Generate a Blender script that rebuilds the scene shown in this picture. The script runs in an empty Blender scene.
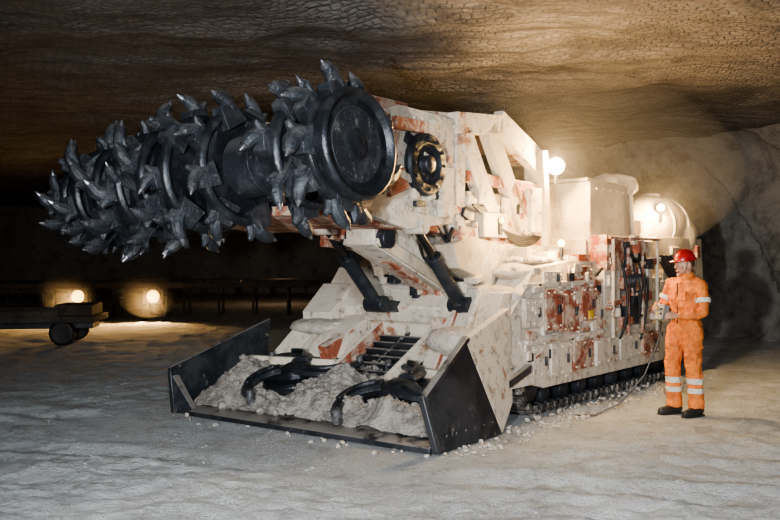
import bpy, bmesh, math, random
from mathutils import Vector, Matrix, noise, Euler
random.seed(7)
V=Vector
scene=bpy.context.scene
COL=scene.collection

# ------------------------------------------------------------------ materials
def new_mat(name):
    m=bpy.data.materials.new(name); m.use_nodes=True
    nt=m.node_tree; b=nt.nodes['Principled BSDF']
    return m,nt,b
def N(nt,t,**k):
    n=nt.nodes.new(t)
    for a,v in k.items(): setattr(n,a,v)
    return n
def coords(nt): return N(nt,'ShaderNodeTexCoord').outputs['Object']
def noise_n(nt,co,scale,detail=6,rough=.6,dist=0):
    n=N(nt,'ShaderNodeTexNoise'); n.inputs['Scale'].default_value=scale
    n.inputs['Detail'].default_value=detail; n.inputs['Roughness'].default_value=rough
    n.inputs['Distortion'].default_value=dist
    nt.links.new(co,n.inputs['Vector']); return n.outputs['Fac']
def ramp(nt,fac,lo,hi):
    r=N(nt,'ShaderNodeMapRange'); r.inputs['From Min'].default_value=lo; r.inputs['From Max'].default_value=hi
    r.interpolation_type='SMOOTHSTEP'
    nt.links.new(fac,r.inputs['Value']); return r.outputs['Result']
def mixc(nt,fac,a,b,mode='MIX'):
    m=N(nt,'ShaderNodeMix',data_type='RGBA',blend_type=mode)
    if hasattr(fac,'links'): nt.links.new(fac,m.inputs[0])
    else: m.inputs[0].default_value=fac
    for s,i in ((a,6),(b,7)):
        if hasattr(s,'links'): nt.links.new(s,m.inputs[i])
        else: m.inputs[i].default_value=(*s,1)
    return m.outputs[2]
def bump(nt,b,h,strength,dist=.02):
    n=N(nt,'ShaderNodeBump'); n.inputs['Strength'].default_value=strength; n.inputs['Distance'].default_value=dist
    nt.links.new(h,n.inputs['Height']); nt.links.new(n.outputs[0],b.inputs['Normal'])
def grime(name,A,B,lo,hi,C=None,lo2=.5,hi2=.65,rough=.8,metal=0,s1=2.2,s2=9,bmp=.5,bs=35,top=None,bd=.01,D=None):
    m,nt,b=new_mat(name); co=coords(nt)
    c=mixc(nt,ramp(nt,noise_n(nt,co,s1,9,.68,.4),lo,hi),A,B)
    if C: c=mixc(nt,ramp(nt,noise_n(nt,co,s2,8,.7),lo2,hi2),c,C)
    if top:
        g=N(nt,'ShaderNodeNewGeometry'); sx=N(nt,'ShaderNodeSeparateXYZ'); nt.links.new(g.outputs['Normal'],sx.inputs[0])
        mu=N(nt,'ShaderNodeMath',operation='MULTIPLY'); nt.links.new(ramp(nt,sx.outputs['Z'],.2,.8),mu.inputs[0])
        nt.links.new(ramp(nt,noise_n(nt,co,5,6,.6),.33,.5),mu.inputs[1])
        c=mixc(nt,mu.outputs[0],c,top)
    if D: # broad dirty streaks running down
        mp=N(nt,'ShaderNodeMapping'); mp.inputs['Scale'].default_value=(3.2,3.2,.9); nt.links.new(co,mp.inputs[0])
        c=mixc(nt,ramp(nt,noise_n(nt,mp.outputs[0],1.6,8,.75),.50,.74),c,D)
    nt.links.new(c,b.inputs['Base Color']); b.inputs['Roughness'].default_value=rough; b.inputs['Metallic'].default_value=metal
    bump(nt,b,noise_n(nt,co,bs,6,.65),bmp,bd)
    return m
def flat(name,c,rough=.6,metal=0,em=0,emc=None):
    m,nt,b=new_mat(name); co=coords(nt)
    cc=mixc(nt,ramp(nt,noise_n(nt,co,14,5,.6),.35,.7),c,tuple(x*.65 for x in c)); nt.links.new(cc,b.inputs['Base Color'])
    b.inputs['Roughness'].default_value=rough; b.inputs['Metallic'].default_value=metal
    if em: b.inputs['Emission Color'].default_value=(*(emc or c),1); b.inputs['Emission Strength'].default_value=em
    return m
DUST=(.64,.58,.50)
M_white=grime('salt_dusted_paint',(.66,.60,.51),(.36,.17,.10),.57,.65,(.24,.18,.14),.51,.69,.85,0,3.0,9,.8,top=DUST,bd=.02,D=(.30,.24,.185))
M_rust=grime('red_oxide_paint',(.30,.085,.045),(.56,.46,.37),.44,.60,(.09,.05,.04),.52,.68,.75,0,5.5,14,.7,top=DUST,bd=.02)
M_cream=grime('dusty_cream_paint',(.60,.52,.41),(.48,.40,.30),.45,.62,(.28,.20,.13),.54,.74,.85,0,1.8,6,.7,top=DUST,bd=.02,D=(.30,.23,.16))
M_steel=grime('worn_dark_steel',(.030,.036,.046),(.06,.066,.078),.45,.65,(.19,.19,.20),.58,.74,.34,.45,3,10,.6,40)
M_drum=grime('salt_caked_drum_steel',(.030,.036,.046),(.07,.078,.092),.45,.65,(.20,.20,.205),.56,.73,.34,.40,4,11,.8,32,top=(.14,.148,.155),bd=.015)
M_plate=grime('scraper_steel',(.025,.03,.037),(.06,.065,.075),.45,.6,(.26,.24,.22),.60,.72,.42,.5,2,7,.35,30,top=(.35,.33,.31))
M_dish=grime('cutter_disc_steel',(.020,.024,.031),(.05,.056,.066),.45,.65,(.14,.14,.145),.58,.76,.28,.5,5,7,.4,50)
M_pick=grime('pick_steel',(.24,.25,.28),(.10,.10,.11),.45,.6,None,rough=.28,metal=.7,s1=20,bmp=.3)
M_track=grime('track_steel',(.08,.075,.07),(.34,.31,.28),.48,.6,(.03,.03,.03),.5,.65,.6,.4,8,20,.6)
M_hose=flat('rubber_hose',(.02,.02,.022),.55)
M_chrome=flat('cylinder_rod',(.10,.10,.11),.3,.9)
M_muck=grime('crushed_ore_muck',(.36,.335,.31),(.20,.185,.17),.42,.60,(.54,.51,.48),.56,.7,.95,0,6,30,1,36,bd=.035)
M_pile=grime('salt_drift',(.58,.53,.47),(.40,.36,.32),.45,.62,(.66,.61,.55),.55,.7,.95,0,6,22,1,34,bd=.03)
M_label=flat('yellow_label',(.75,.52,.05),.5)
M_lens=flat('lamp_lens',(1,.75,.35),.3,0,4.5,(1,.60,.16))
M_head=flat('floodlamp_lens',(1,.85,.5),.3,0,4.5,(1,.60,.16))

# ------------------------------------------------------------------ mesh builder
class Part:
    def __init__(s,name,parent,mats,M=None):
        s.n=name;s.p=parent;s.mats=mats;s.bm=bmesh.new();s.M=M or Matrix.Identity(4)
    def face(s,vs,mi):
        try:
            f=s.bm.faces.new(vs); f.material_index=mi; return f
        except ValueError: return None
    def v(s,co): return s.bm.verts.new(s.M@V(co))
    def hexa(s,b,t,mi=0):
        vb=[s.v(c) for c in b]; vt=[s.v(c) for c in t]; n=len(b)
        s.face(vb[::-1],mi); s.face(vt,mi)
        for i in range(n): s.face([vb[i],vb[(i+1)%n],vt[(i+1)%n],vt[i]],mi)
    def box(s,c,d,rot=(0,0,0),mi=0,tp=1):
        R=Euler([math.radians(a) for a in rot]).to_matrix(); c=V(c); x,y,z=[k/2 for k in d]
        q=[(-1,-1),(1,-1),(1,1),(-1,1)]
        s.hexa([c+R@V((a*x,b*y,-z)) for a,b in q],[c+R@V((a*x*tp,b*y*tp,z)) for a,b in q],mi)
    def beam(s,p0,p1,w,h,mi=0,up=(0,0,1),w1=None,h1=None):
        p0=V(p0);p1=V(p1);d=(p1-p0).normalized();u=V(up)
        if abs(d.dot(u))>.95:u=V((1,0,0))
        sd=d.cross(u).normalized();u=sd.cross(d)
        w1=w if w1 is None else w1; h1=h if h1 is None else h1
        q=[(-1,-1),(1,-1),(1,1),(-1,1)]
        s.hexa([p0+sd*a*w/2+u*b*h/2 for a,b in q],[p1+sd*a*w1/2+u*b*h1/2 for a,b in q],mi)
    def prism(s,pts,x0,x1,mi=0):
        s.hexa([(x0,a,b) for a,b in pts],[(x1,a,b) for a,b in pts],mi)
    def lathe(s,o,ax,prof,seg=24,mi=0,cap=True):
        o=V(o);ax=V(ax).normalized();u=V((0,0,1)) if abs(ax.z)<.9 else V((1,0,0))
        e1=ax.cross(u).normalized();e2=ax.cross(e1)
        rings=[]
        for d,r in prof:
            rings.append([s.v(o+ax*d+(e1*math.cos(2*math.pi*k/seg)+e2*math.sin(2*math.pi*k/seg))*max(r,.0005)) for k in range(seg)])
        for a,b in zip(rings,rings[1:]):
            for k in range(seg): s.face([a[k],a[(k+1)%seg],b[(k+1)%seg],b[k]],mi)
        if cap: s.face(rings[0][::-1],mi); s.face(rings[-1],mi)
    def cyl(s,p0,p1,r0,r1=None,mi=0,seg=14):
        p0=V(p0);p1=V(p1);s.lathe(p0,p1-p0,[(0,r0),((p1-p0).length,r0 if r1 is None else r1)],seg,mi)
    def sweep(s,pts,rad,seg=10,mi=0,sq=(1,1),up=(0,0,1)):
        pts=[V(p) for p in pts];n=len(pts)
        if not hasattr(rad,'__len__'): rad=[rad]*n
        rings=[];pu=None
        for i,p in enumerate(pts):
            d=(pts[min(i+1,n-1)]-pts[max(i-1,0)]).normalized()
            if pu is None:
                pu=V(up)
                if abs(d.dot(pu))>.9: pu=V((0,1,0)) if abs(d.y)<.9 else V((1,0,0))
            e1=d.cross(pu).normalized();e2=e1.cross(d).normalized();pu=e2
            rings.append([s.v(p+(e1*math.cos(2*math.pi*k/seg)*sq[0]+e2*math.sin(2*math.pi*k/seg)*sq[1])*rad[i]) for k in range(seg)])
        for a,b in zip(rings,rings[1:]):
            for k in range(seg): s.face([a[k],a[(k+1)%seg],b[(k+1)%seg],b[k]],mi)
        s.face(rings[0][::-1],mi);s.face(rings[-1],mi)
    def hose(s,p0,p1,sag=.15,r=.018,mi=0,out=(0,0,0)):
        p0=V(p0);p1=V(p1);o=V(out);P=[]
        for i in range(11):
            t=i/10;k=4*t*(1-t);P.append(p0.lerp(p1,t)+V((0,0,-sag*k))+o*k)
        s.sweep(P,r,8,mi)
    def ell(s,c,r,mi=0,fn=None,seg=20,rg=14):
        c=V(c);rings=[]
        for j in range(1,rg):
            th=math.pi*j/rg;ring=[]
            for k in range(seg):
                ph=2*math.pi*k/seg;p=V((math.sin(th)*math.cos(ph),math.sin(th)*math.sin(ph),math.cos(th)))
                p=V((p.x*r[0],p.y*r[1],p.z*r[2]))
                if fn:p=fn(p)
                ring.append(s.v(c+p))
            rings.append(ring)
        for a,b in zip(rings,rings[1:]):
            for k in range(seg): s.face([a[k],a[(k+1)%seg],b[(k+1)%seg],b[k]],mi)
        for ring,z in ((rings[0],r[2]),(rings[-1],-r[2])):
            p=V((0,0,z)); p=fn(p) if fn else p
            t=s.v(c+p)
            for k in range(seg): s.face([ring[k],ring[(k+1)%seg],t],mi)
    def rock(s,c,r,mi=0,seg=8,rg=6):
        o=V((random.uniform(-99,99),)*3);c=V(c)
        sc=V((random.uniform(.7,1.2),random.uniform(.7,1.2),random.uniform(.5,.9)))
        def f(p):
            q=p/r; k=1+.45*noise.noise(q*1.6+o)+.2*noise.noise(q*4+o)
            return V((p.x*sc.x,p.y*sc.y,p.z*sc.z))*k
        s.ell(c,(r,r,r),mi,f,seg,rg)
    def heap(s,c,r,mi=0,rot=0):
        o=V((random.uniform(-99,99),)*3);R=Matrix.Rotation(rot,3,'Z')
        def f(p):
            k=1+.14*noise.noise(p*4+o)+.07*noise.noise(p*12+o)+.05*noise.noise(p*30+o); return R@(p*k)
        s.ell(c,r,mi,f,44,26)
    def bolts(s,p0,p1,n,nrm=(1,0,0),r=.016,mi=0):
        for i in range(n):
            p=V(p0).lerp(V(p1),i/max(1,n-1)); s.cyl(p-V(nrm)*.005,p+V(nrm)*.02,r,r*.9,mi,6)
    def done(s,bevel=.008,angle=38,mods=None):
        bmesh.ops.recalc_face_normals(s.bm,faces=s.bm.faces)
        for f in s.bm.faces:f.smooth=True
        for e in s.bm.edges:
            if len(e.link_faces)==2 and e.calc_face_angle(0)>math.radians(angle): e.smooth=False
        me=bpy.data.meshes.new(s.n); s.bm.to_mesh(me); s.bm.free()
        for m in s.mats: me.materials.append(m)
        ob=bpy.data.objects.new(s.n,me); COL.objects.link(ob)
        if s.p: ob.parent=s.p
        if bevel:
            b=ob.modifiers.new('edge','BEVEL');b.width=bevel;b.segments=2;b.limit_method='ANGLE';b.angle_limit=math.radians(40)
        return ob
def empty(name,loc,rz):
    e=bpy.data.objects.new(name,None);COL.objects.link(e);e.location=loc;e.rotation_euler=(0,0,math.radians(rz));e.empty_display_size=.2
    return e

# ------------------------------------------------------------------ room
def rock_mat(name,A,B,C,brick=True,rot=(0,0,0),bs=.9):
    m,nt,b=new_mat(name); co=coords(nt)
    c=mixc(nt,ramp(nt,noise_n(nt,co,.35,6,.6),.35,.65),A,B)
    c=mixc(nt,ramp(nt,noise_n(nt,co,3,8,.7),.45,.75),c,C)
    h=noise_n(nt,co,9,8,.7)
    if brick:
        mp=N(nt,'ShaderNodeMapping'); mp.inputs['Rotation'].default_value=rot; nt.links.new(co,mp.inputs[0])
        prev=mp.outputs[0]
        for s_,a_ in ((.6,.6),(4.5,.13)):
            ad=N(nt,'ShaderNodeVectorMath',operation='ADD'); nn=N(nt,'ShaderNodeTexNoise'); nn.inputs['Scale'].default_value=s_; nn.inputs['Detail'].default_value=4
            nt.links.new(mp.outputs[0],nn.inputs['Vector']); sc=N(nt,'ShaderNodeVectorMath',operation='SCALE'); sc.inputs['Scale'].default_value=a_
            nt.links.new(nn.outputs['Color'],sc.inputs[0]); nt.links.new(prev,ad.inputs[0]); nt.links.new(sc.outputs[0],ad.inputs[1]); prev=ad.outputs[0]
        br=N(nt,'ShaderNodeTexBrick'); nt.links.new(prev,br.inputs['Vector'])
        br.inputs['Scale'].default_value=1; br.inputs['Brick Width'].default_value=.13; br.inputs['Row Height'].default_value=.095
        br.inputs['Mortar Size'].default_value=.026; br.inputs['Mortar Smooth'].default_value=1
        br.inputs['Color1'].default_value=(1,1,1,1);br.inputs['Color2'].default_value=(.5,.5,.5,1);br.inputs['Mortar'].default_value=(.42,.41,.40,1)
        c=mixc(nt,.55,c,br.outputs['Color'],'MULTIPLY')
        c=mixc(nt,ramp(nt,noise_n(nt,co,.9,9,.78),.46,.68),c,tuple(x*.45 for x in C))
        mp2=N(nt,'ShaderNodeMapping'); mp2.inputs['Rotation'].default_value=(0,0,math.radians(-8)); mp2.inputs['Scale'].default_value=(.25,4.5,1); nt.links.new(co,mp2.inputs[0])
        st_=noise_n(nt,mp2.outputs[0],1.2,6,.6,.5)
        c=mixc(nt,ramp(nt,st_,.5,.66),c,tuple(x*.6 for x in C))
        mm=N(nt,'ShaderNodeMath',operation='MULTIPLY_ADD'); nt.links.new(br.outputs['Fac'],mm.inputs[0]); mm.inputs[1].default_value=-.35; nt.links.new(h,mm.inputs[2])
        m3=N(nt,'ShaderNodeMath',operation='ADD'); nt.links.new(mm.outputs[0],m3.inputs[0]); nt.links.new(st_,m3.inputs[1])
        h=m3.outputs[0]
    else:
        c=mixc(nt,ramp(nt,noise_n(nt,co,1.2,9,.78),.47,.68),c,tuple(x*.55 for x in C))
        m3=N(nt,'ShaderNodeMath',operation='ADD'); nt.links.new(h,m3.inputs[0]); nt.links.new(noise_n(nt,co,2.5,8,.75),m3.inputs[1]); h=m3.outputs[0]
    nt.links.new(c,b.inputs['Base Color']); b.inputs['Roughness'].default_value=.9
    bump(nt,b,h,bs,.08); return m
M_ceil=rock_mat('scalloped_ceiling_rock',(.225,.205,.19),(.31,.295,.285),(.18,.16,.148),True,(0,0,math.radians(14)),1)
M_wall=rock_mat('rock_wall',(.31,.30,.285),(.39,.38,.36),(.24,.225,.21),False,bs=.9)
def floor_mat():
    m,nt,b=new_mat('salt_dust_floor'); co=coords(nt)
    c=mixc(nt,ramp(nt,noise_n(nt,co,.5,7,.65),.35,.65),(.70,.755,.79),(.54,.58,.61))
    c=mixc(nt,ramp(nt,noise_n(nt,co,2.4,9,.8),.47,.66),c,(.40,.41,.415))
    c=mixc(nt,ramp(nt,noise_n(nt,co,22,6,.7),.55,.68),c,(.80,.84,.87))
    c=mixc(nt,ramp(nt,noise_n(nt,co,40,4,.7),.60,.68),c,(.30,.305,.31))
    nt.links.new(c,b.inputs['Base Color']); b.inputs['Roughness'].default_value=.95
    a=N(nt,'ShaderNodeMath',operation='ADD'); nt.links.new(noise_n(nt,co,9,9,.8),a.inputs[0]); nt.links.new(noise_n(nt,co,40,5,.7),a.inputs[1])
    bump(nt,b,a.outputs[0],1,.06); return m
M_floor=floor_mat()
def grid(name,xs,ys,fn,mat):
    vs=[fn(x,y) for y in ys for x in xs];nx=len(xs);fs=[]
    for j in range(len(ys)-1):
        for i in range(nx-1): a=j*nx+i; fs.append((a,a+1,a+nx+1,a+nx))
    me=bpy.data.meshes.new(name);me.from_pydata(vs,[],fs);me.materials.append(mat)
    me.polygons.foreach_set('use_smooth',[True]*len(fs))
    o=bpy.data.objects.new(name,me);COL.objects.link(o);return o
def seq(a,b,f):
    r=[a]
    while r[-1]<b: r.append(r[-1]+f(r[-1]))
    return r
MO=V((-.90,8.61,0)); cu,su=.7912,.6115
def to_local(x,y):
    dx,dy=x-MO.x,y-MO.y; return cu*dx-su*dy, su*dx+cu*dy
def floor_h(x,y):
    p=V((x,y,0))
    h=.03*noise.noise(p*.7)+.035*noise.noise(p*1.9)+.026*noise.noise(p*5)+.018*noise.noise(p*12)
    if y<12: h+=.012*noise.noise(p*27)
    for y0,k in ((6.9,-.22),(8.4,-.22),(5.2,.12)):
        d=(y-y0)-k*x+.25*math.sin(x*.4)
        h-=.035*math.exp(-(d/.16)**2)*(1+.6*noise.noise(V((x*7,y*3,4))))-.020*math.exp(-((abs(d)-.3)/.1)**2)
    lx,ly=to_local(x,y)
    d=max(abs(lx)-1.9,abs(ly-3.2)-4.2,0); k=min(1,d/.8)
    h=h*k-.012*(1-k)
    if 1.44<lx<2.6 and 1.2<ly<7: h+=.09*math.exp(-((lx-1.75)/.16)**2)*(.6+.8*noise.noise(V((lx*4,ly*3,7))))*min(1,(ly-1.2)/.6)
    d=math.hypot(x-3.11,y-9.46); 
    if d<.6: h*=max(0,(d-.3)/.3)
    return (x,y,h)
st=lambda v:.035 if 3.8<v<8 else (.06 if 8<=v<12 else (.12 if 2<v<20 else .6))
FL=grid('floor',seq(-24,16,lambda v:.04 if -4.5<v<4.5 else (.14 if -10<v<10 else .6)),seq(-4,48,st),floor_h,M_floor)
CH=4.2
def ceil_h(x,y):
    p=V((x,y,3)); return (x,y,CH+.14*noise.noise(p*.3)+.09*noise.noise(p*1.1)+.05*noise.noise(p*2.7)+.05*abs(math.sin((x*.14+y*.99)*1.6)))
grid('ceiling',seq(-24,16,lambda v:.14),seq(-4,48,lambda v:.14 if v<22 else .4),ceil_h,M_ceil)
plan=[V((14.5,-4)),V((14,3)),V((12.6,9)),V((10.4,14)),V((8.0,18)),V((5.6,21.3)),V((2.4,24.2)),V((.2,28)),V((-.5,36)),V((-.5,48))]
def plan_at(u):
    n=len(plan)-1;i=min(int(u),n-1);t=u-i
    p0=plan[max(i-1,0)];p1=plan[i];p2=plan[i+1];p3=plan[min(i+2,n)]
    return .5*((2*p1)+(p2-p0)*t+(2*p0-5*p1+4*p2-p3)*t*t+(3*p1-p0-3*p2+p3)*t**3)
def wall_fn(u,z):
    p=plan_at(u);q=plan_at(min(u+.02,9));d=(q-p)
    if d.length<1e-5:d=p-plan_at(u-.02)
    d.normalize();nrm=V((-d.y,d.x))
    o=0
    if z>2.9: o=(1-math.sqrt(max(0,1-((z-2.9)/1.5)**2)))*1.3
    o+=.25*max(0,1-z/.6)
    P=V((p.x,p.y,z));o+=.28*noise.noise(P*.5)+.10*noise.noise(P*1.7)+.05*noise.noise(P*4)+.03*noise.noise(P*9)
    s=u*4.6+ (z/3.2)**2*-1.6
    o+=.24*((s/2.3)%1.0)
    return (p.x+nrm.x*o,p.y+nrm.y*o,z)
grid('wall_right',seq(0,8.98,lambda v:.014),seq(-.1,4.38,lambda v:.06),wall_fn,M_wall)
def wl(base,ax):
    def f(u,z):
        o=.5*noise.noise(V((u*.25,z*.3,base)))+.12*noise.noise(V((u,z,base)))
        return (u,base+o,z) if ax else (base+o,u,z)
    return f
grid('wall_back',seq(-24,2,lambda v:.3),seq(-.1,4.4,lambda v:.3),wl(44,1),M_wall)
grid('wall_left',seq(-4,48,lambda v:.3),seq(-.1,4.4,lambda v:.3),wl(-20,0),M_wall)

# ------------------------------------------------------------------ MACHINE
mach=empty('tunnel_boring_cutter_loader',MO,-37.7)
pz=lambda y:.05+.27*y
p=Part('gathering_apron',mach,[M_plate,M_white,M_pile,M_rust])
p.prism([(0,0),(.02,.06),(1.9,pz(1.9)),(1.9,pz(1.9)-.08),(.1,-.0)],-1.55,1.5,0)
p.prism([(-.10,0),(-.10,.05),(.06,.10),(.16,.07),(.12,0)],-1.45,1.63,0)
p.hexa([(1.64,-.06,0),(1.70,-.06,0),(1.66,1.05,.0),(1.60,1.05,0)],[(1.52,-.08,.46),(1.56,-.08,.46),(1.53,.62,.90),(1.49,.62,.90)],0)
p.hexa([(1.60,.9,0),(1.66,1.05,0),(1.45,1.6,.2),(1.40,1.5,.2)],[(1.49,.60,.92),(1.53,.62,.90),(1.42,1.6,1.15),(1.38,1.5,1.15)],1)
p.beam((1.56,-.08,.46),(1.52,.64,.92),.07,.05,0)
p.beam((1.68,-.06,.02),(1.54,-.08,.48),.06,.06,0)
p.hexa([(-1.74,-.1,0),(-1.68,-.1,0),(-1.55,1.1,.1),(-1.61,1.1,.1)],[(-1.80,-.1,.46),(-1.75,-.1,.46),(-1.60,1.25,.92),(-1.65,1.25,.92)],0)
p.hexa([(-1.70,-.1,0),(-1.45,0,0),(-1.45,.06,0),(-1.66,.0,0)],[(-1.78,-.1,.40),(-1.74,-.08,.40),(-1.72,0,.4),(-1.75,0,.4)],0)
p.beam((-1.77,-.1,.46),(-1.62,1.25,.92),.05,.05,0)
for yy in (.35,.75): p.beam((-1.66,yy,.12),(-1.74,yy,.6),.04,.06,0)
p.bolts((1.66,.1,.12),(1.63,.9,.12),6,(1,0,.2),.02,0)
for sx in (1,-1):
    a,b=(.52,1.46) if sx>0 else (-.50,-1.6)
    zt=1.30 if sx>0 else .90
    lo=.95 if sx>0 else 1.12
    p.hexa([(a,lo+.25,.34),(b,lo-.1,.34),(b,2.05,.34),(a,2.05,.34)],[(a+.05*sx,1.80,zt),(b*.92,1.60,zt),(b*.92,2.1,zt),(a,2.1,zt)],1)
    p.beam((a,1.15,.5),(b,.9,.5),.09,.09,1)
    for k in (.3,.62):
        q0=V((a,lo+.25,.42)).lerp(V((b,lo-.1,.42)),k);q1=V((a,1.78,zt)).lerp(V((b*.93,1.58,zt)),k)
        p.beam(q0,q1,.05,.05,3 if k<.5 else 1)
p.heap((.95,1.86,1.24),(.45,.22,.13),2);p.heap((1.0,1.42,.80),(.42,.25,.16),2)
p.heap((-1.1,1.75,.84),(.55,.34,.12),2)
p.hexa([(-.95,1.15,.55),(-.5,1.25,.55),(-.5,1.7,.7),(-.95,1.7,.7)],[(-.92,1.35,.78),(-.52,1.4,.84),(-.5,1.8,1.02),(-.9,1.8,1.0)],1)
p.box((-.62,1.32,.68),(.12,.5,.2),(20,0,0),3)
p.done(.014)
p=Part('gathering_arms',mach,[M_steel,M_dish,M_pick])
for cx,cy,da in ((.74,.66,205),(-.78,.82,-15)):
    z0=pz(cy)+.08
    T=Matrix.Translation((cx,cy,z0))@Euler((math.radians(15),0,0)).to_matrix().to_4x4();p.M=T
    p.lathe((0,0,0),(0,0,1),[(-.10,.38),(.03,.39),(.06,.36),(.06,.22),(.13,.18),(.17,.08)],36,1)
    for k in range(3):
        a=math.radians(da+120*k);P=[];R=[]
        for i in range(10):
            t=i/9;rr=.14+.58*t;aa=a+.85*t*t;P.append((rr*math.cos(aa),rr*math.sin(aa),.13-.05*t));R.append(.12*(1-t*.55))
        p.sweep(P,R,8,0,(1.0,.5))
        p.sweep([(x_,y_,z_+.05) for x_,y_,z_ in P[1:8]],[.03]*7,6,1)
        p.cyl((P[-1][0],P[-1][1],.0),(P[-1][0],P[-1][1],.15),.05,.035,2,10)
p.M=Matrix.Identity(4)
p.done(.006)
p=Part('chain_conveyor',mach,[M_steel,M_plate,M_white,M_rust])
p.prism([(.9,pz(.9)+.02),(2.4,1.05),(2.4,.95),(.9,pz(.9)-.05)],-.36,.36,0)
for sx in (-1,1):
    p.hexa([(sx*.36,.75,pz(.75)),(sx*.44,.75,pz(.75)),(sx*.44,2.3,.9),(sx*.36,2.3,.9)],[(sx*.36,.95,pz(.8)+.22),(sx*.42,.95,pz(.8)+.22),(sx*.42,2.3,1.2),(sx*.36,2.3,1.2)],2 if sx>0 else 3)
for i in range(11):
    y=.98+i*.125; z=pz(.9)+.05+(y-.9)*.5
    p.box((0,y,z),(.66,.035,.06),(26,0,0),1)
for i in range(24):
    y=.95+i*.056;z=pz(.9)+.06+(y-.9)*.5
    p.box((0,y,z+.01),(.05 if i%2 else .02,.05,.03),(26,0,0),1)
p.done(.006)
def mk(x,y):
    P=V((x,y,1));h=.09+.10*noise.noise(P*2.2)+.06*noise.noise(P*5.5)+.035*noise.noise(P*14)+.02*noise.noise(P*32)
    h+=.12*math.exp(-((x-1.15)**2+(y-.85)**2)/.07)+.17*math.exp(-((x-.1)**2+(y-.32)**2)/.14)+.14*math.exp(-((x+.05)**2+(y-.75)**2)/.05)+.22*math.exp(-((x+1.25)**2+(y-.55)**2)/.09)+.09*math.exp(-((x-.9)**2+(y-.2)**2)/.05)
    for cx,cy in ((.74,.66),(-.78,.82)):
        d=math.hypot(x-cx,y-cy); h-=.12*math.exp(-(d/.30)**2)
    h*=min(1,max(.15,(y+.05)/.25))
    return (x,y,pz(y)+h)
o=grid('muck_layer',seq(-1.58,1.52,lambda v:.016),seq(.04,1.5,lambda v:.016),mk,M_muck);o.parent=mach
p=Part('muck_lumps',mach,[M_muck,M_pile])
for i in range(800):
    x=random.uniform(-1.5,1.45);y=random.uniform(.05,1.35);z=mk(x,y)[2]
    p.rock((x,y,z),random.choice([.010,.012,.015,.02,.03,.045]),0)
for i in range(500):
    ly=random.uniform(-.4,6);lx=random.uniform(1.5,2.0) if ly>0 else random.uniform(-1.7,1.8)
    r=random.choice([.006,.008,.012,.018,.026]);p.rock((lx,ly,r*.1+(.03 if ly>1.5 else 0)),r,1)
p.done(0)

p=Part('crawler_tracks',mach,[M_track,M_steel,M_rust])
for sx in (-1,1):
    x0=sx*1.18;ya,yb,rr,zc=2.15,5.85,.31,.345
    L=yb-ya;tot=2*L+2*math.pi*rr;n=62
    for i in range(n):
        s=i/n*tot
        if s<L: c=V((x0,ya+s,zc-rr));a=0
        elif s<L+math.pi*rr: t=(s-L)/rr;c=V((x0,yb+rr*math.sin(t),zc-rr*math.cos(t)));a=t
        elif s<2*L+math.pi*rr: c=V((x0,yb-(s-L-math.pi*rr),zc+rr));a=math.pi
        else: t=(s-2*L-math.pi*rr)/rr;c=V((x0,ya-rr*math.sin(t),zc+rr*math.cos(t)));a=math.pi+t
        dg=math.degrees(a);p.box(c,(.46,.125,.035),(dg,0,0))
        d=V((0,math.sin(a),-math.cos(a)));p.box(c+d*.022,(.46,.03,.035),(dg,0,0))
        p.box(c-d*.03+V((sx*.1,0,0)),(.07,.09,.05),(dg,0,0),1)
        p.box(c-d*.03+V((sx*.225,0,0)),(.03,.07,.07),(dg,0,0),0)
    for yy in (ya,yb):
        p.lathe((x0-.12,yy,zc),(1,0,0),[(0,.27),(.24,.27),(.26,.2),(.26,.08),(.3,.07)],24,1)
    for i in range(7): p.lathe((x0-.1,ya+.45+i*.46,.16),(1,0,0),[(0,.11),(.2,.11),(.22,.05)],16,1)
    p.box((x0-sx*.02,4.0,.37),(.18,3.6,.3),mi=2)
p.done(.004)

rs=random.Random(4)
p=Part('chassis_hull',mach,[M_white,M_rust,M_cream,M_steel,M_label])
p.prism([(1.95,.35),(1.75,1.1),(2.1,1.5),(6.6,1.5),(7.0,.9),(6.6,.35)],-.98,.98,0)
for sx in (-1,1):
    a,b=(1.385,1.42) if sx>0 else (-1.42,-1.385)
    p.prism([(1.80,.80),(2.0,.34),(2.3,.27),(3.1,.27),(5.75,.27),(6.05,.80)],a,b,0)
    a,b=(.95,1.40) if sx>0 else (-1.40,-.95)
    p.prism([(1.62,.74),(1.58,1.02),(1.95,1.34),(3.75,1.40),(6.2,1.40),(6.3,.74)],a,b,0)
    a,b=(.3,1.36) if sx>0 else (-1.36,-.3)
    p.prism([(2.0,1.30),(2.2,1.54),(3.0,1.62),(3.74,1.62),(3.74,1.30)],a,b,0)
    a,b=(.3,1.22) if sx>0 else (-1.22,-.3)
    p.prism([(3.74,1.3),(3.74,1.88),(5.3,1.88),(5.4,1.3)],a,b,2)
    a,b=(.2,1.34) if sx>0 else (-1.34,-.2)
    p.prism([(5.45,.5),(5.45,1.85),(5.7,1.95),(7.5,1.95),(7.6,1.2),(7.2,.5)],a,b,2)
X=1.40
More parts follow.
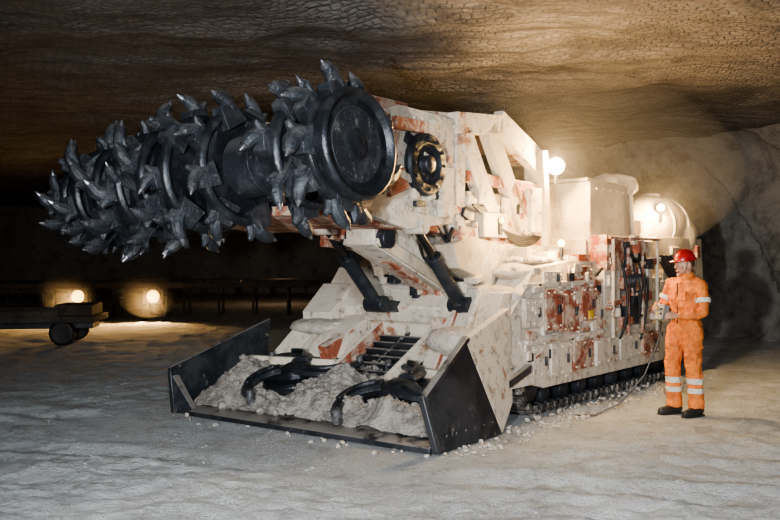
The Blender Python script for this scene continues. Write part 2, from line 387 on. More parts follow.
for (y,z,w,h,d,mi) in ((2.05,1.08,.36,.30,.05,0),(2.47,1.10,.36,.44,.06,1),(2.90,1.06,.40,.46,.05,1),(3.32,1.13,.36,.40,.07,1),(3.62,1.0,.22,.5,.05,0),
    (2.2,.56,.34,.34,.05,0),(2.66,.55,.48,.36,.06,0),(3.22,.56,.5,.34,.05,1),(3.85,.55,.6,.32,.06,0),(4.55,.55,.6,.3,.05,0),(5.2,.55,.5,.3,.06,1),
    (2.5,1.44,.4,.14,.03,0),(3.2,1.48,.6,.16,.02,1)):
    p.box((X+d/2,y,z),(d,w,h),mi=mi)
    p.bolts((X+d,y-w/2+.04,z+h/2-.04),(X+d,y+w/2-.04,z+h/2-.04),3,(1,0,0),.012,0)
    p.bolts((X+d,y-w/2+.04,z-h/2+.04),(X+d,y+w/2-.04,z-h/2+.04),3,(1,0,0),.012,0)
    p.box((X+d+.01,y+w*.25,z),(.03,.02,.10),mi=3)
for y in (2.28,2.68,3.1,3.48): p.beam((X+.03,y,.78),(X+.02,y,1.38),.05,.04,0)
p.beam((X+.03,1.9,.78),(X+.03,6.0,.78),.06,.05,0);p.beam((X+.02,1.9,1.36),(X+.02,3.75,1.38),.05,.05,0)
p.box((1.47,3.35,1.0),(.02,.12,.10),mi=4);p.box((1.25,3.86,1.72),(.02,.10,.08),mi=4)
for i in range(6): p.box((rs.uniform(.5,1.3),1.62+rs.uniform(0,.1),rs.uniform(.8,1.1)),(.18,.12,.14),(10,0,0),rs.choice([0,1]))
for i in range(16):
    p.box((rs.uniform(.45,1.25),rs.uniform(2.3,3.65),1.66),(rs.uniform(.1,.35),rs.uniform(.1,.3),rs.uniform(.08,.22)),(0,0,rs.uniform(-10,10)),rs.choice([0,0,1,2]))
for i in range(60):
    y=rs.uniform(1.9,3.7);z=rs.uniform(.35,1.55);d=rs.uniform(.01,.045)
    p.box((1.43+d/2,y,z),(d,rs.uniform(.03,.20),rs.uniform(.02,.10)),(rs.choice([0,0,rs.uniform(-30,30)]),0,0),rs.choice([0,0,1,3]))
p.done(.01)
p=Part('salt_on_ledges',mach,[M_pile])
for c,r in (((1.1,2.25,1.50),(.26,.3,.09)),((.9,2.7,1.62),(.4,.45,.07)),((1.15,3.3,1.63),(.2,.4,.06)),((1.42,2.6,.80),(.05,.5,.05)),((1.42,4.2,.80),(.05,.7,.05)),((1.0,1.75,1.08),(.42,.18,.08))):
    p.heap(c,r,0)
for i in range(90): p.rock((rs.uniform(.5,1.35),rs.uniform(2.0,3.7),1.63),rs.uniform(.015,.04))
p.done(0)
p=Part('hydraulic_control_bay',mach,[M_white,M_rust,M_hose,M_steel,M_chrome,M_label])
p.box((1.34,4.0,1.15),(.22,.45,.75),mi=0);p.box((1.36,4.02,1.72),(.24,.5,.42),mi=1)
p.box((1.32,4.55,1.6),(.22,.42,.5),mi=1);p.box((1.34,5.05,1.2),(.2,.45,.7),mi=0);p.box((1.34,5.1,1.75),(.18,.4,.25),mi=0)
p.box((1.38,4.5,1.0),(.26,.36,.34),mi=3)
for i in range(64):
    y=rs.uniform(3.8,5.4);z=rs.uniform(.85,1.9);d=rs.uniform(.03,.10)
    p.box((1.44+d/2,y,z),(d,rs.uniform(.04,.16),rs.uniform(.03,.16)),(0,0,0),rs.choice([0,0,1,1,3]))
for i in range(8):
    y=4.22+i*.05;p.cyl((1.5,y,1.25),(1.56,y+.01,1.43),.008,.008,4,6);p.ell((1.56,y+.01,1.44),(.018,.018,.018),3,None,8,6)
for i in range(14):
    y=rs.uniform(4.0,5.2);y2=y+rs.uniform(-.25,.25)
    p.hose((1.46,y,rs.uniform(1.3,1.75)),(1.46,y2,rs.uniform(.6,1.1)),rs.uniform(.0,.05),rs.uniform(.010,.018),2,(rs.uniform(.03,.10),0,0))
for y in (3.9,4.35,4.8,5.3): p.cyl((1.5,y,.7),(1.5,y,1.9),.022,.022,rs.choice([0,1]),8)
p.cyl((1.5,3.8,1.9),(1.5,5.4,1.9),.022,.022,1,8)
p.lathe((1.46,4.66,1.66),(1,0,0),[(0,.07),(.05,.07),(.06,.06)],16,4);p.lathe((1.46,4.45,1.66),(1,0,0),[(0,.06),(.05,.06),(.06,.05)],16,4)
p.done(.006)
p=Part('operator_cabin_box',mach,[M_cream,M_white,M_rust])
p.hexa([(-1.2,3.78,1.85),(1.26,3.78,1.85),(1.26,5.12,1.85),(-1.2,5.12,1.85)],[(-1.2,3.84,2.56),(1.23,3.84,2.58),(1.23,5.1,2.60),(-1.2,5.1,2.60)],0)
p.box((.3,4.45,2.60),(1.78,1.20,.04),(-1,0,0),0)
p.beam((1.27,5.05,1.9),(1.24,5.05,2.56),.05,.04,1)
p.bolts((1.26,3.95,2.5),(1.26,4.95,2.5),6,(1,0,0),.014,1)
p.ell((.5,4.9,2.63),(.5,.42,.10),0,lambda q:q*(1+.25*noise.noise(q*5)),24,14)
p.ell((1.0,5.05,2.60),(.3,.36,.17),0,lambda q:q*(1+.3*noise.noise(q*6+V((5,1,1)))),20,12)
p.done(.04)
p=Part('rear_dust_tank',mach,[M_cream,M_white,M_rust])
dent=lambda q:q*(1+.10*noise.noise(q*3)+.04*noise.noise(q*8))
p.ell((.88,6.65,2.13),(.47,.85,.45),0,dent,36,24)
p.ell((1.02,7.15,2.0),(.36,.45,.36),0,dent,28,18)
for y in (6.42,7.0): p.lathe((.88,y,2.12),(0,1,0),[(0,.455),(.05,.455)],32,1)
p.box((.9,5.85,2.0),(.5,.5,.35),mi=1);p.lathe((.86,6.7,2.5),(0,0,1),[(0,.14),(.1,.14),(.12,.1)],16,1)
p.box((-.6,6.3,2.1),(1.2,1.6,.6),mi=0)
p.done(.012)
p=Part('rear_hull_side',mach,[M_cream,M_rust,M_hose,M_white])
for i in range(26):
    y=rs.uniform(5.6,7.3);z=rs.uniform(.65,1.8);d=rs.uniform(.03,.08)
    p.box((1.34+d/2,y,z),(d,rs.uniform(.1,.35),rs.uniform(.08,.3)),mi=rs.choice([0,3,3,1]))
for i in range(6): p.hose((1.42,5.5+i*.1,1.7),(1.42,6.6+i*.12,1.2-i*.08),.2,.018,2,(.06,0,0))
p.done(.01)

p=Part('boom_arm',mach,[M_white,M_rust,M_cream,M_steel,M_plate])
for sx in (1,-1):
    a,b=(.82,.92) if sx>0 else (-.92,-.82)
    def S(pts,d0=0,d1=0,mi=0): p.prism(pts,(a-d0) ,(b+d1),mi)
    S([(-.10,2.05),(.15,3.0),(.42,3.08),(1.38,3.06),(1.32,2.0),(.55,1.92)],0,0,0)
    S([(1.36,1.95),(1.36,3.08),(1.55,3.10),(1.50,1.9)],0,.02,0)
    o=.03
    def bm_(q0,q1,w,mi=0,t=.12): p.beam(((a+b)/2+sx*o,q0[0],q0[1]),((a+b)/2+sx*o,q1[0],q1[1]),t,w,mi)
    bm_((1.35,3.02),(2.25,3.10),.22); bm_((2.2,3.13),(3.12,2.77),.28); bm_((3.08,2.9),(3.18,1.8),.26,2)
    bm_((1.4,1.88),(3.2,1.78),.20,1); bm_((1.5,2.95),(2.2,1.9),.24,0); bm_((2.0,3.05),(2.75,2.0),.22,2); bm_((1.55,2.5),(3.1,2.45),.12,1,.08)
    bm_((2.45,2.45),(3.1,1.95),.16,1)
    S([(2.7,1.75),(2.75,2.5),(3.2,2.6),(3.25,1.75)],0,-.02,0)
    S([(1.55,1.85),(1.65,2.35),(2.75,2.35),(2.7,1.85)],0,-.03,2)
p.prism([(.15,2.98),(.42,3.06),(2.2,3.20),(3.15,2.84),(3.1,2.74),(2.2,3.06),(.42,2.94),(.15,2.88)],-.84,.84,0)
p.prism([(.1,2.05),(.6,1.95),(3.2,1.75),(3.2,1.85),(.6,2.05),(.15,2.2)],-.84,.84,1)
p.box((0,2.3,2.4),(.9,1.5,.9),mi=3)
p.cyl((-.7,1.9,2.5),(.7,1.9,2.5),.3,.3,3,20)
p.prism([(-.45,2.10),(-.55,2.45),(-.35,2.85),(.15,3.00),(.2,2.04),(-.2,2.0)],-.80,.80,3)
p.prism([(-.80,2.15),(-.85,2.45),(-.75,2.62),(-.3,2.85),(-.2,2.05)],.42,.66,3)
p.prism([(-.75,2.15),(-.75,2.55),(-.3,2.85),(-.2,2.05)],-.72,-.48,3)
p.prism([(-.6,2.02),(-.62,2.10),(.6,2.02),(.6,1.92)],-1.15,.8,1)
p.lathe((.90,.80,2.55),(1,0,0),[(0,.30),(.06,.31),(.10,.285),(.10,.20),(.05,.19),(.05,.09),(.12,.08),(.13,.03)],32,3)
for i in range(12):
    a_=i*math.pi/6;p.cyl((.99,.80+.245*math.cos(a_),2.55+.245*math.sin(a_)),(1.02,.80+.245*math.cos(a_),2.55+.245*math.sin(a_)),.02,.02,3,6)
for q in (((.94,.35,2.98),(.94,1.3,2.98)),((.94,.3,2.12),(.94,1.25,2.07))): p.bolts(q[0],q[1],8,(1,0,0),.018,0)
p.box((.95,.55,2.9),(.06,.5,.12),(0,0,0),1);p.box((.95,1.15,2.3),(.06,.22,.5),mi=0);p.box((.94,.35,2.35),(.05,.3,.2),(20,0,0),1)
p.box((.5,.5,3.1),(.5,.6,.12),mi=1)
p.box((.96,2.0,2.0),(.12,.5,.26),mi=2);p.box((.97,2.9,2.2),(.1,.25,.5),mi=0)
for i in range(46):
    y=rs.uniform(.1,3.1);z=rs.uniform(1.85,2.3) if y>1.4 else rs.uniform(2.1,2.95)
    p.box((.93+rs.uniform(.0,.02),y,z),(.05,rs.uniform(.04,.18),rs.uniform(.04,.14)),(rs.uniform(-25,25),0,0),rs.choice([0,2,0,1,3]))
p.done(.012)
p=Part('boom_turret',mach,[M_white,M_rust,M_cream,M_steel])
p.lathe((0,2.9,1.2),(0,0,1),[(0,.95),(.35,.95),(.4,.85),(.52,.85)],40,2)
p.prism([(1.9,1.25),(1.75,1.55),(2.0,1.80),(3.5,1.80),(3.7,1.3)],-.7,.98,0)
p.prism([(.50,1.78),(.50,1.98),(1.5,1.98),(1.95,1.65),(2.0,1.30),(1.78,1.26)],.20,.56,0)
for x in (.18,.58): p.beam((x,.52,1.84),(x,1.82,1.33),.05,.12,2)
p.beam((.38,.9,1.63),(.38,1.7,1.28),.16,.05,1)  # rust-coloured strip under the yoke, its darker colour stands in for shade
p.cyl((.1,.62,1.84),(.66,.62,1.84),.10,.10,3,18)
p.prism([(.50,1.84),(.50,1.98),(.9,1.98),(1.0,1.72)],-.1,.16,1)
p.prism([(1.35,1.55),(1.25,1.78),(1.6,1.88),(2.2,1.8),(2.1,1.35)],.66,.97,2)
p.prism([(1.65,.95),(1.55,1.12),(1.8,1.34),(2.3,1.34),(2.3,.95)],-.5,.75,0)
p.box((.35,1.1,1.9),(.34,.5,.07),(22,0,0),1)
for i in range(40): p.box((rs.uniform(-.4,.95),rs.uniform(1.62,1.95),rs.uniform(1.15,1.75)),(rs.uniform(.06,.18),.14,rs.uniform(.05,.14)),(rs.uniform(-20,20),0,0),rs.choice([0,1,2,3]))
p.done(.012)
p=Part('salt_on_crossbeam',mach,[M_pile]);p.heap((.1,1.9,1.33),(.55,.18,.06),0);p.done(0)
p=Part('lift_cylinders',mach,[M_steel,M_chrome,M_white])
for x,y0 in ((.82,.82),(-.02,.46)):
    a_=V((x,y0,1.95));b_=V((x,y0+.80,1.16));m_=a_.lerp(b_,.40)
    p.cyl(m_,b_,.075,.075,0,18);p.cyl(a_,m_,.045,.045,1,14);p.lathe(m_,(b_-a_),[(-.04,.085),(.05,.085)],18,0)
    p.cyl(a_-V((.12,0,0)),a_+V((.12,0,0)),.07,.07,2,14);p.cyl(b_-V((.12,0,0)),b_+V((.12,0,0)),.09,.09,0,14)
p.beam((-.02,1.26,1.16),(-.02,1.75,1.1),.12,.12,0)
p.done(.004)
p=Part('hydraulic_hoses',mach,[M_hose])
for i in range(12):
    p.hose((rs.uniform(.3,.95),rs.uniform(1.0,1.4),rs.uniform(1.95,2.1)),(rs.uniform(.1,.95),rs.uniform(1.75,2.1),rs.uniform(1.3,1.6)),rs.uniform(.08,.2),.016,0,(0,-.06,0))
for i in range(5): p.hose((.98,1.6+i*.05,2.2),(.98,2.9+i*.04,1.9),.12+.03*i,.014,0,(.03,0,0))
p.done(0)

# --- cutter drum
tilt=math.atan2(.30,3.8)
DM=Matrix.Translation((-.28,-.9,2.385))@Matrix.Rotation(-tilt,4,'Y')
p=Part('cutter_drum',mach,[M_drum,M_dish,M_pick,M_rust],DM)
AX=V((1,0,0))
rt=random.Random(11)
def tooth(x,ang,R,dirn=1,side=0,sc=1.0):
    sc*=rt.uniform(.88,1.15); ang+=rt.uniform(-.06,.06)
    er=V((0,math.cos(ang),math.sin(ang)));et=V((0,-math.sin(ang),math.cos(ang)))*dirn;o=AX*x;sd=AX*side
    p.beam(o+er*(R-.14)-et*.01,o+er*(R+.045*sc)+et*.02,.15*sc,.20*sc,0,up=et,w1=.10*sc,h1=.13*sc)
    P=[o+er*(R-.02)-et*.04,o+er*(R+.045*sc)-et*.02*sc+sd*.01,o+er*(R+.10*sc)+et*.02*sc+sd*.025,o+er*(R+.13*sc)+et*.07*sc+sd*.04]
    p.sweep(P,[.062*sc,.058*sc,.050*sc,.036*sc],8,0,up=AX)
    d=(P[3]-P[2]).normalized();p.cyl(P[3]-d*.01,P[3]+d*.045*sc+er*.012,.028*sc,.008,2,8)
    q3=o+er*(R+.0)-et*.07-sd*.02
    p.sweep([q3,q3+er*.06*sc-et*.015,q3+er*.095*sc-et*.045*sc],[.045*sc,.035*sc,.018*sc],7,0,up=AX)
def ring(x,R,w,n,ph,dirn=1,sc=1.0,disc=True,zig=.045):
    p.lathe(AX*(x-w/2),AX,[(0,R*.55),(0,R*.86),(.02,R*.95),(w*.3,R),(w*.7,R),(w-.015,R*.97),(w,R*.90),(w-.015,R*.85),(w-.04,R*.80),(w-.05,R*.45)],52,1 if disc else 0)
    for i in range(n):
        a=ph+2*math.pi*i/n; tooth(x-.02+zig*(-1)**i,a,R,dirn,(-1)**i*.8,sc)
p.cyl(AX*-1.95,AX*1.72,.20,.20,0,28)
p.cyl(AX*-1.85,AX*.0,.30,.30,0,32); p.cyl(AX*1.25,AX*1.80,.30,.30,0,32)
p.cyl(AX*.55,AX*.85,.27,.27,0,28)
p.lathe(AX*1.72,AX,[(0,.38),(.01,.43),(.06,.445),(.10,.445),(.125,.432),(.135,.41),(.12,.39),(.10,.38),(.08,.365),(.07,.14),(.085,.12),(.10,.09),(.105,.03)],64,1)
for i in range(9):
    a=i*2*math.pi/9;p.cyl(V((1.78,.26*math.cos(a),.26*math.sin(a))),V((1.805,.26*math.cos(a),.26*math.sin(a))),.012,.012,0,6)
ring(1.64,.46,.15,9,.30,1,1.3,zig=.02)
ring(1.30,.46,.14,8,.65,1,1.3)
ring(.50,.50,.12,8,.30,1,1.1,zig=.03)
ring(.06,.53,.12,8,.9,1,1.15)
ring(-.30,.50,.12,7,.15,-1,1.25)
ring(-.66,.49,.12,7,.6,-1,1.25)
ring(-1.02,.47,.12,7,.25,-1,1.25)
ring(-1.36,.45,.12,7,.7,-1,1.25)
ring(-1.66,.39,.12,6,.1,-1,1.2)
ring(-1.92,.26,.10,5,.2,-1,1.15)
p.lathe(AX*-2.05,AX,[(0,.05),(.03,.2),(.12,.25)],24,0)
def flight(x0,x1,turn,r0,r1,ph):
    n=60;th=.04;prev=None
    for i in range(n+1):
        t=i/n;a=ph+turn*2*math.pi*t;x=x0+(x1-x0)*t;e=V((0,math.cos(a),math.sin(a)))
        q=[p.v(AX*(x-th)+e*r0),p.v(AX*(x+th)+e*r0),p.v(AX*(x+th*.5)+e*r1),p.v(AX*(x-th*.5)+e*r1)]
        if prev:
            for k in range(4): p.face([prev[k],prev[(k+1)%4],q[(k+1)%4],q[k]],0)
        prev=q
        if i%15==7: tooth(x,a,r1-.02,-1,.6,1.05)
flight(.0,-1.8,1.3,.22,.44,0);flight(.0,-1.8,1.3,.22,.44,math.pi)
p.done(.006,45)

def lamp(name,pos,aim,r=.075,w=60,parent=mach,m=M_lens,col=(1,.64,.28),rad=.05,off=.14):
    q=Part(name,parent,[M_steel,m]);d=V(aim).normalized();c=V(pos)
    q.lathe(c,d,[(-.12,r*.5),(-.08,r*.9),(0,r*1.1),(.02,r*1.1)],20,0)
    q.lathe(c,d,[(.015,r),(.035,r*.85),(.05,r*.5),(.055,.01)],20,1)
    q.beam(c-V((0,0,r+.12)),c-V((0,0,r*.6)),.05,.03,0)
    q.done(.003)
    l=bpy.data.lights.new(name+'_light','POINT');l.energy=w;l.color=col;l.shadow_soft_size=rad
    o=bpy.data.objects.new(name+'_light',l);COL.objects.link(o);o.parent=parent;o.location=c+d*off
lamp('work_lamp_boom',(1.02,3.36,2.74),(.45,-1,.1),.10,330,off=.22)
lamp('work_lamp_deck',(1.30,2.95,1.82),(.5,-1,0),.045,60,off=.25)
lamp('work_lamp_rear',(1.26,6.05,2.36),(.6,-1,0),.055,180,off=.2)
lamp('work_lamp_turret',(1.04,2.05,2.05),(1,-.5,.0),.03,50,off=.3)
m=bpy.data.materials.new('glow_haze_scatter');m.use_nodes=True;nt=m.node_tree;nt.nodes.clear()  # scattering haze added around the work lamps so that they glow
vo=nt.nodes.new('ShaderNodeVolumeScatter');vo.inputs['Density'].default_value=.032;vo.inputs['Anisotropy'].default_value=.2
ou=nt.nodes.new('ShaderNodeOutputMaterial');nt.links.new(vo.outputs[0],ou.inputs['Volume'])
q=Part('lamp_glow_haze',mach,[m]);q.ell((1.0,4.6,2.8),(1.6,3.2,1.15),0,None,32,20);q.done(0)

# ------------------------------------------------------------------ WORKER
wk=empty('mine_worker',(3.11,9.46,0),-60)
def suit_mat():
    m,nt,b=new_mat('orange_coverall'); co=coords(nt)
    c=mixc(nt,ramp(nt,noise_n(nt,co,9,6,.6),.35,.7),(.76,.225,.045),(.46,.115,.03))
    c=mixc(nt,ramp(nt,noise_n(nt,co,22,5,.6),.58,.75),c,(.42,.22,.12))
    sx=N(nt,'ShaderNodeSeparateXYZ');nt.links.new(co,sx.inputs[0])
    tot=None
    for zc,hw in ((.37,.030),(.27,.026)):
        a=N(nt,'ShaderNodeMath',operation='SUBTRACT');nt.links.new(sx.outputs['Z'],a.inputs[0]);a.inputs[1].default_value=zc
        ab=N(nt,'ShaderNodeMath',operation='ABSOLUTE');nt.links.new(a.outputs[0],ab.inputs[0])
        l=N(nt,'ShaderNodeMath',operation='LESS_THAN');nt.links.new(ab.outputs[0],l.inputs[0]);l.inputs[1].default_value=hw
        if tot is None: tot=l.outputs[0]
        else:
            mx=N(nt,'ShaderNodeMath',operation='MAXIMUM');nt.links.new(tot,mx.inputs[0]);nt.links.new(l.outputs[0],mx.inputs[1]);tot=mx.outputs[0]
    c=mixc(nt,tot,c,(.62,.62,.56))
    nt.links.new(c,b.inputs['Base Color']);b.inputs['Roughness'].default_value=.8
    bump(nt,b,noise_n(nt,co,13,5,.6,.8),.9,.04);return m
M_suit=suit_mat();M_skin=flat('skin',(.52,.29,.20),.55);M_helm=flat('red_helmet_plastic',(.38,.016,.012),.3);M_boot=flat('black_boot_leather',(.03,.027,.025),.5)
M_band=flat('reflective_band',(.62,.62,.58),.4);M_hair=flat('brown_hair',(.06,.035,.02),.8);M_eye=flat('eye_white',(.8,.78,.75),.3);M_dark=flat('dark_detail',(.02,.015,.015),.4);M_lip=flat('lips',(.42,.17,.13),.6)
M_pend=flat('grey_pendant_plastic',(.28,.28,.26),.5)
q=Part('coverall_body',wk,[M_suit])
def tor(rows):
    rings=[]
    for z,rx,ry,cy in rows:
        ring=[]
        for k in range(28):
            a=2*math.pi*k/28;ca,sa=math.cos(a),math.sin(a)
            ring.append(q.v((rx*math.copysign(abs(ca)**.85,ca),cy+ry*math.copysign(abs(sa)**.85,sa),z)))
        rings.append(ring)
    for a,b in zip(rings,rings[1:]):
        for k in range(28): q.face([a[k],a[(k+1)%28],b[(k+1)%28],b[k]],0)
    q.face(rings[0][::-1],0);q.face(rings[-1],0)
tor([(.82,.13,.09,.0),(.88,.162,.112,.005),(.95,.170,.122,.01),(1.02,.152,.110,0),(1.05,.148,.107,0),(1.09,.160,.115,0),(1.22,.180,.126,-.005),(1.31,.192,.125,0),(1.37,.19,.11,.005),(1.41,.15,.095,.01),(1.445,.09,.08,.012),(1.475,.072,.074,.008)])
q.sweep([(.09,0,.93),(.10,-.01,.82),(.105,-.015,.65),(.11,-.01,.50),(.112,.015,.36),(.112,.03,.20),(.112,.03,.085)],[.10,.107,.093,.079,.08,.077,.085],18)
q.sweep([(-.09,0,.93),(-.10,-.03,.82),(-.11,-.055,.65),(-.12,-.07,.50),(-.122,-.055,.36),(-.122,-.04,.20),(-.122,-.04,.085)],[.10,.107,.093,.079,.08,.077,.085],18)
LA=[(.12,.01,1.39),(.185,.005,1.375),(.215,0,1.28),(.235,-.005,1.17),(.245,-.025,1.09),(.205,-.11,1.06),(.15,-.20,1.055),(.12,-.245,1.06)]
RA=[(-.12,.01,1.39),(-.185,.0,1.375),(-.215,-.02,1.29),(-.24,-.045,1.19),(-.25,-.075,1.12),(-.21,-.15,1.125),(-.155,-.235,1.14),(-.125,-.275,1.15)]
AR=[.07,.072,.066,.060,.058,.052,.046,.044]
q.sweep(LA,AR,16);q.sweep(RA,AR,16)
ob=q.done(0)
r=ob.modifiers.new('skin','REMESH');r.mode='VOXEL';r.voxel_size=.010;r.use_smooth_shade=True
s_=ob.modifiers.new('sm','SMOOTH');s_.iterations=3;s_.factor=.5
tx=bpy.data.textures.new('cloth_folds','CLOUDS');tx.noise_scale=.075
d_=ob.modifiers.new('folds','DISPLACE');d_.texture=tx;d_.strength=.042;d_.mid_level=.5;d_.texture_coords='LOCAL'
q=Part('coverall_trim',wk,[M_band,M_suit,M_dark])
def band(P,i,t,r,w=.045,mi=0):
    a=V(P[i]);b=V(P[i+1]);c=a.lerp(b,t);d=(b-a).normalized()
    q.lathe(c-d*w/2,d,[(0,r*.97),(.005,r),(w-.005,r),(w,r*.97)],24,mi)
band(LA,2,.6,.078,.05);band(RA,2,.6,.078,.05)
q.lathe((0,.008,1.445),(0,-.1,1),[(0,.085),(.02,.082),(.045,.075),(.05,.068)],24,1)
q.box((.07,-.130,1.26),(.10,.02,.10),(0,0,0),1);q.box((-.07,-.130,1.26),(.10,.02,.10),(0,0,0),1);q.box((0,-.128,1.18),(.008,.012,.42),mi=2)
q.box((.16,-.03,.80),(.03,.13,.15),(0,0,0),1)
q.done(.006)
q=Part('boots',wk,[M_boot])
for x,y,a in ((.112,.03,4),(-.122,-.04,-6)):
    q.M=Matrix.Translation((x,y,0))@Matrix.Rotation(math.radians(a),4,'Z')
    q.sweep([(0,.085,.055),(0,.05,.06),(0,0,.062),(0,-.07,.05),(0,-.13,.044),(0,-.185,.04),(0,-.205,.036)],[.04,.056,.06,.052,.05,.042,.02],16,0,(.88,.92))
    q.sweep([(0,.02,.05),(0,.02,.11),(0,.015,.17)],[.055,.055,.058],16)
    pts=[(-.042,.09),(.042,.09),(.05,0),(.052,-.12),(.035,-.2),(-.035,-.2),(-.052,-.12),(-.05,0)]
    q.hexa([(u,w,0) for u,w in pts],[(u,w,.022) for u,w in pts],0)
q.M=Matrix.Identity(4);q.done(.004)
HM=Matrix.Translation((0,-.015,1.585))@Matrix.Rotation(math.radians(-14),4,'Z')@Matrix.Rotation(math.radians(6),4,'X')
q=Part('head',wk,[M_skin],HM)
def hf(P):
    x,y,z=P
    if z<0: k=-z/.125; x*=1-.32*k*k; y=y*(1-.12*k)-.012*k
    if y<-.05: x*=.92
    if y>.02 and z<-.03: y*=.86
    return V((x,y,z))
q.ell((0,0,0),(.076,.096,.118),0,hf,28,20)
q.sweep([(0,-.09,.022),(0,-.103,0),(0,-.117,-.022),(0,-.098,-.032)],[.009,.012,.015,.012],10)
q.ell((0,-.098,-.062),(.026,.012,.010));q.ell((0,-.088,-.098),(.024,.018,.018))
for sx in (-1,1):
    q.ell((sx*.077,.008,-.008),(.010,.020,.032));q.ell((sx*.033,-.085,.026),(.024,.012,.007));q.ell((sx*.042,-.075,-.03),(.018,.016,.016))
q.M=Matrix.Identity(4)
q.sweep([(0,.01,1.42),(0,.008,1.47),(0,.0,1.54)],[.062,.055,.056],18)
ob=q.done(0);r=ob.modifiers.new('r','REMESH');r.mode='VOXEL';r.voxel_size=.0045;r.use_smooth_shade=True
s_=ob.modifiers.new('sm','SMOOTH');s_.iterations=3
q=Part('face_details',wk,[M_eye,M_dark,M_lip,M_hair],HM)
for sx in (-1,1):
    q.ell((sx*.031,-.086,.006),(.013,.009,.008),0,None,14,10);q.ell((sx*.031,-.0935,.006),(.006,.004,.006),1,None,10,8)
    q.sweep([(sx*.014,-.099,.026),(sx*.032,-.098,.031),(sx*.05,-.086,.026)],[.003,.0045,.003],8,3)
q.sweep([(-.022,-.1,-.064),(0,-.1105,-.062),(.022,-.1,-.064)],[.003,.005,.003],8,2)
q.ell((0,.022,.012),(.080,.085,.072),3,lambda P:V((P.x,max(P.y,-.028),P.z)),24,16)
q.done(0)
q=Part('safety_helmet',wk,[M_helm,M_dark],HM)
q.ell((0,.004,.045),(.098,.120,.108),0,lambda P:V((P.x,P.y,max(P.z,0))),36,24)
pr=[]
for k in range(36):
    a=2*math.pi*k/36;e=.012+.034*max(0,-math.sin(a))**2
    pr.append(((.096+e)*math.cos(a),.004+(.118+e)*math.sin(a)))
q.hexa([(u,w,.036) for u,w in pr],[(u,w,.046) for u,w in pr],0)
for sx in (0,.035,-.035): q.sweep([(sx,-.10+abs(sx)*.3,.075),(sx,-.06,.133),(sx,0,.155),(sx,.06,.138),(sx,.11-abs(sx)*.3,.08)],[.008]*5,8,0)
q.sweep([(.085,-.02,.03),(.073,-.04,-.05),(.03,-.07,-.112),(0,-.085,-.122),(-.03,-.07,-.112),(-.073,-.04,-.05),(-.085,-.02,.03)],.003,6,1)
q.done(.003)
def hand(name,w,fwd,up,side):
    w=V(w);f=V(fwd).normalized();u=V(up).normalized();sd=f.cross(u).normalized()*side
    u=sd.cross(f).normalized()*side
    q=Part(name,wk,[M_skin])
    Lm=lambda a,b,c: w+f*a+sd*b+u*c
    q.sweep([Lm(-.03,0,0),Lm(.01,0,0),Lm(.05,0,0),Lm(.09,0,0),Lm(.098,0,0)],[.024,.027,.036,.037,.03],14,0,(1.08,.48),up=u)
    for i,(b,l) in enumerate(((.028,.072),(.010,.080),(-.009,.075),(-.027,.058))):
        a1,a2,a3=.45,1.25,1.95;P=[Lm(.075,b,0),Lm(.092,b,0)];pos=[.092,0]
        for ang,fr in ((a1,.42),(a2,.32),(a3,.26)):
            pos[0]+=math.cos(ang)*l*fr;pos[1]-=math.sin(ang)*l*fr;P.append(Lm(pos[0],b*1.05,pos[1]))
        q.sweep(P,[.010,.0098,.0092,.0086,.007],10)
    q.sweep([Lm(.02,.022,-.004),Lm(.045,.045,-.012),Lm(.072,.050,-.026),Lm(.092,.042,-.036)],[.014,.0125,.011,.008],10)
    ob=q.done(0);r=ob.modifiers.new('r','REMESH');r.mode='VOXEL';r.voxel_size=.0032;r.use_smooth_shade=True
    s_=ob.modifiers.new('sm','SMOOTH');s_.iterations=2
hand('hand_left',(.115,-.255,1.06),(-.45,-1,.0),(.75,-.3,.55),1)
hand('hand_right',(-.12,-.285,1.15),(.40,-1,-.05),(-.75,-.3,.55),-1)
q=Part('control_pendant',wk,[M_pend,M_dark,M_label])
q.box((0,-.355,1.09),(.11,.07,.16),(-15,0,0),0)
for i in range(3):
    for k in (-1,1): q.cyl((k*.025,-.385,1.04+i*.045),(k*.025,-.405,1.035+i*.045),.011,.009,1 if k>0 else 2,10)
q.sweep([(0,-.36,1.0),(.0,-.40,.80),(-.05,-.55,.45),(-.2,-.75,.15),(-.35,-.95,.03),(-.5,-1.1,.02)],.010,8,1)
q.done(.006)

# ------------------------------------------------------------------ background
M_vdark=grime('dirty_dark_paint',(.06,.048,.04),(.10,.08,.065),.45,.6,(.03,.025,.02),.5,.65,.85,.1,2,8,.4)
def flood(loc):
    e=empty('floodlight',loc,0)
    q=Part('housing',e,[M_vdark,M_head,M_steel])
    h=.66
    q.box((0,.06,h),(.46,.18,.36),mi=0);q.box((0,-.05,h),(.50,.04,.40),mi=0)
    q.lathe((0,-.06,h),(0,-1,0),[(0,.17),(.02,.16),(.04,.11),(.05,.02)],24,1)
    for k in (-1,1):
        q.beam((k*.3,.05,.12),(k*.3,.05,h+.02),.04,.04,2);q.beam((k*.3,-.35,.02),(k*.3,.45,.02),.05,.04,2)
    q.beam((-.3,.05,.14),(.3,.05,.14),.04,.04,2)
    q.done(.01)
    l=bpy.data.lights.new('floodlight_beam','SPOT');l.energy=900;l.color=(1,.56,.20);l.spot_size=math.radians(120);l.spot_blend=.9;l.shadow_soft_size=.15
    o=bpy.data.objects.new('floodlight_beam',l);COL.objects.link(o);o.parent=e;o.location=(0,-.2,h);o.rotation_euler=(math.radians(64),0,math.radians(180))
    m2=m.copy();m2.node_tree.nodes['Volume Scatter'].inputs['Density'].default_value=.06
    q=Part('flood_glow_haze',e,[m2]);q.ell((0,-.45,.95),(.9,.85,.85),0,None,24,16);q.done(0)  # small haze volume added in front of the lens for its glow
    return e
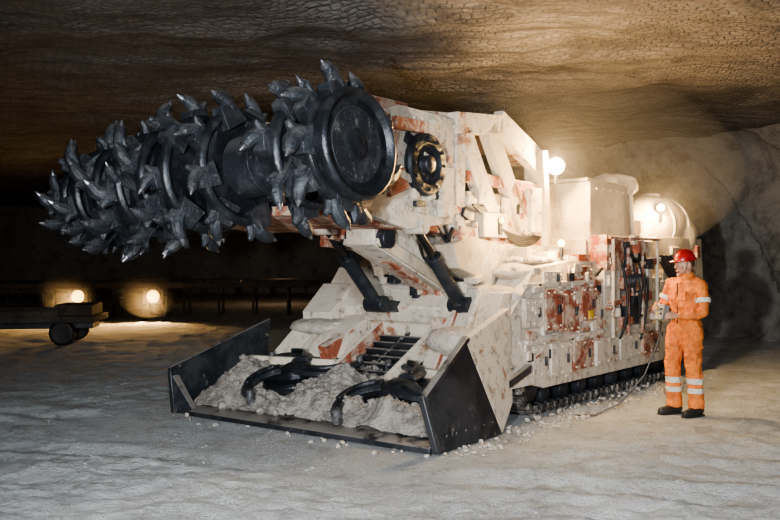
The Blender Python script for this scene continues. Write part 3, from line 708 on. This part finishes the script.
flood((-8.3,24.0,0));flood((-6.3,24.0,0))
cb=empty('belt_conveyor',(-6,26.6,0),3)
p=Part('conveyor_frame',cb,[M_vdark,M_hose,M_steel])
for y in (-.5,.5): p.beam((-9,y,.85),(9,y,.95),.10,.16,0)
for i in range(19):
    x=-9+i
    for y in (-.5,.5): p.beam((x,y,0),(x,y,.9),.08,.06,0)
    p.beam((x,-.5,.5),(x,.5,.5),.05,.05,0);p.cyl((x+.5,-.45,.95),(x+.5,.45,.95),.07,.07,2,10)
p.box((0,0,1.04),(18,.85,.03),(0,-.3,0),1)
p.done(0)
veh=empty('flatbed_utility_vehicle',(-7.5,17.6,0),97)
p=Part('flatbed_body',veh,[M_vdark,M_hose,M_steel])
p.box((0,0,.50),(1.5,3.6,.12),mi=0);p.box((0,0,.38),(.7,3.4,.16),mi=2)
for x in (-.72,.72): p.box((x,.3,.61),(.05,2.9,.12),mi=0)
p.box((.1,-1.35,.66),(1.1,.7,.22),mi=0)
for x in (-.62,.62):
    for y in (-1.2,1.2): p.lathe((x,y,.24),(math.copysign(1,x),0,0),[(-.1,.2),(-.06,.24),(.08,.24),(.12,.2),(.11,.1)],20,1)
p.done(.02)

p=Part('salt_lumps',FL,[M_floor])
for i in range(1500):
    x=random.uniform(-6,7);y=random.uniform(4.3,12)
    lx,ly=to_local(x,y)
    if abs(lx)<1.75 and ly>-.15 and ly<7.5: continue
    if math.hypot(x-3.0,y-9.4)<.45: continue
    r=random.choice([.004,.005,.006,.006,.008,.012]);p.rock((x,y,floor_h(x,y)[2]+r*.1),r)
p.done(0)

# ------------------------------------------------------------------ lights
def spot(name,loc,tgt,e,size,col,rad,blend=.6):
    l=bpy.data.lights.new(name,'SPOT');l.energy=e;l.spot_size=math.radians(size);l.spot_blend=blend;l.color=col;l.shadow_soft_size=rad
    o=bpy.data.objects.new(name,l);COL.objects.link(o);o.location=loc;o.rotation_euler=(V(tgt)-V(loc)).to_track_quat('-Z','Y').to_euler();return o
spot('photo_flash_main',(-1.3,0,1.62),(1.6,9,1.7),2900,96,(1,.975,.94),.10,.9)
spot('foreground_floor_fill',(.2,-1.0,3.0),(-.2,5.6,0),2300,84,(.86,.94,1),.4,.9)  # extra spot added to brighten the foreground floor
l=bpy.data.lights.new('back_wall_fill','POINT');l.energy=50;l.color=(1,.6,.3);l.shadow_soft_size=.2  # added point light without a fixture, brightens the far back wall
o=bpy.data.objects.new('back_wall_fill',l);COL.objects.link(o);o.location=(-4,33,2.2)
w=bpy.data.worlds.new('mine_dark');scene.world=w;w.use_nodes=True
w.node_tree.nodes['Background'].inputs[0].default_value=(.5,.42,.36,1);w.node_tree.nodes['Background'].inputs[1].default_value=.005

cam=bpy.data.cameras.new('camera');co=bpy.data.objects.new('camera',cam);COL.objects.link(co)
co.location=(0,0,1.63);co.rotation_euler=(math.radians(90),0,0);cam.sensor_width=36;cam.lens=41.54;cam.clip_end=200
scene.camera=co
scene.view_settings.view_transform='AgX'
try: scene.view_settings.look='AgX - Medium High Contrast'
except Exception as e: print(e)
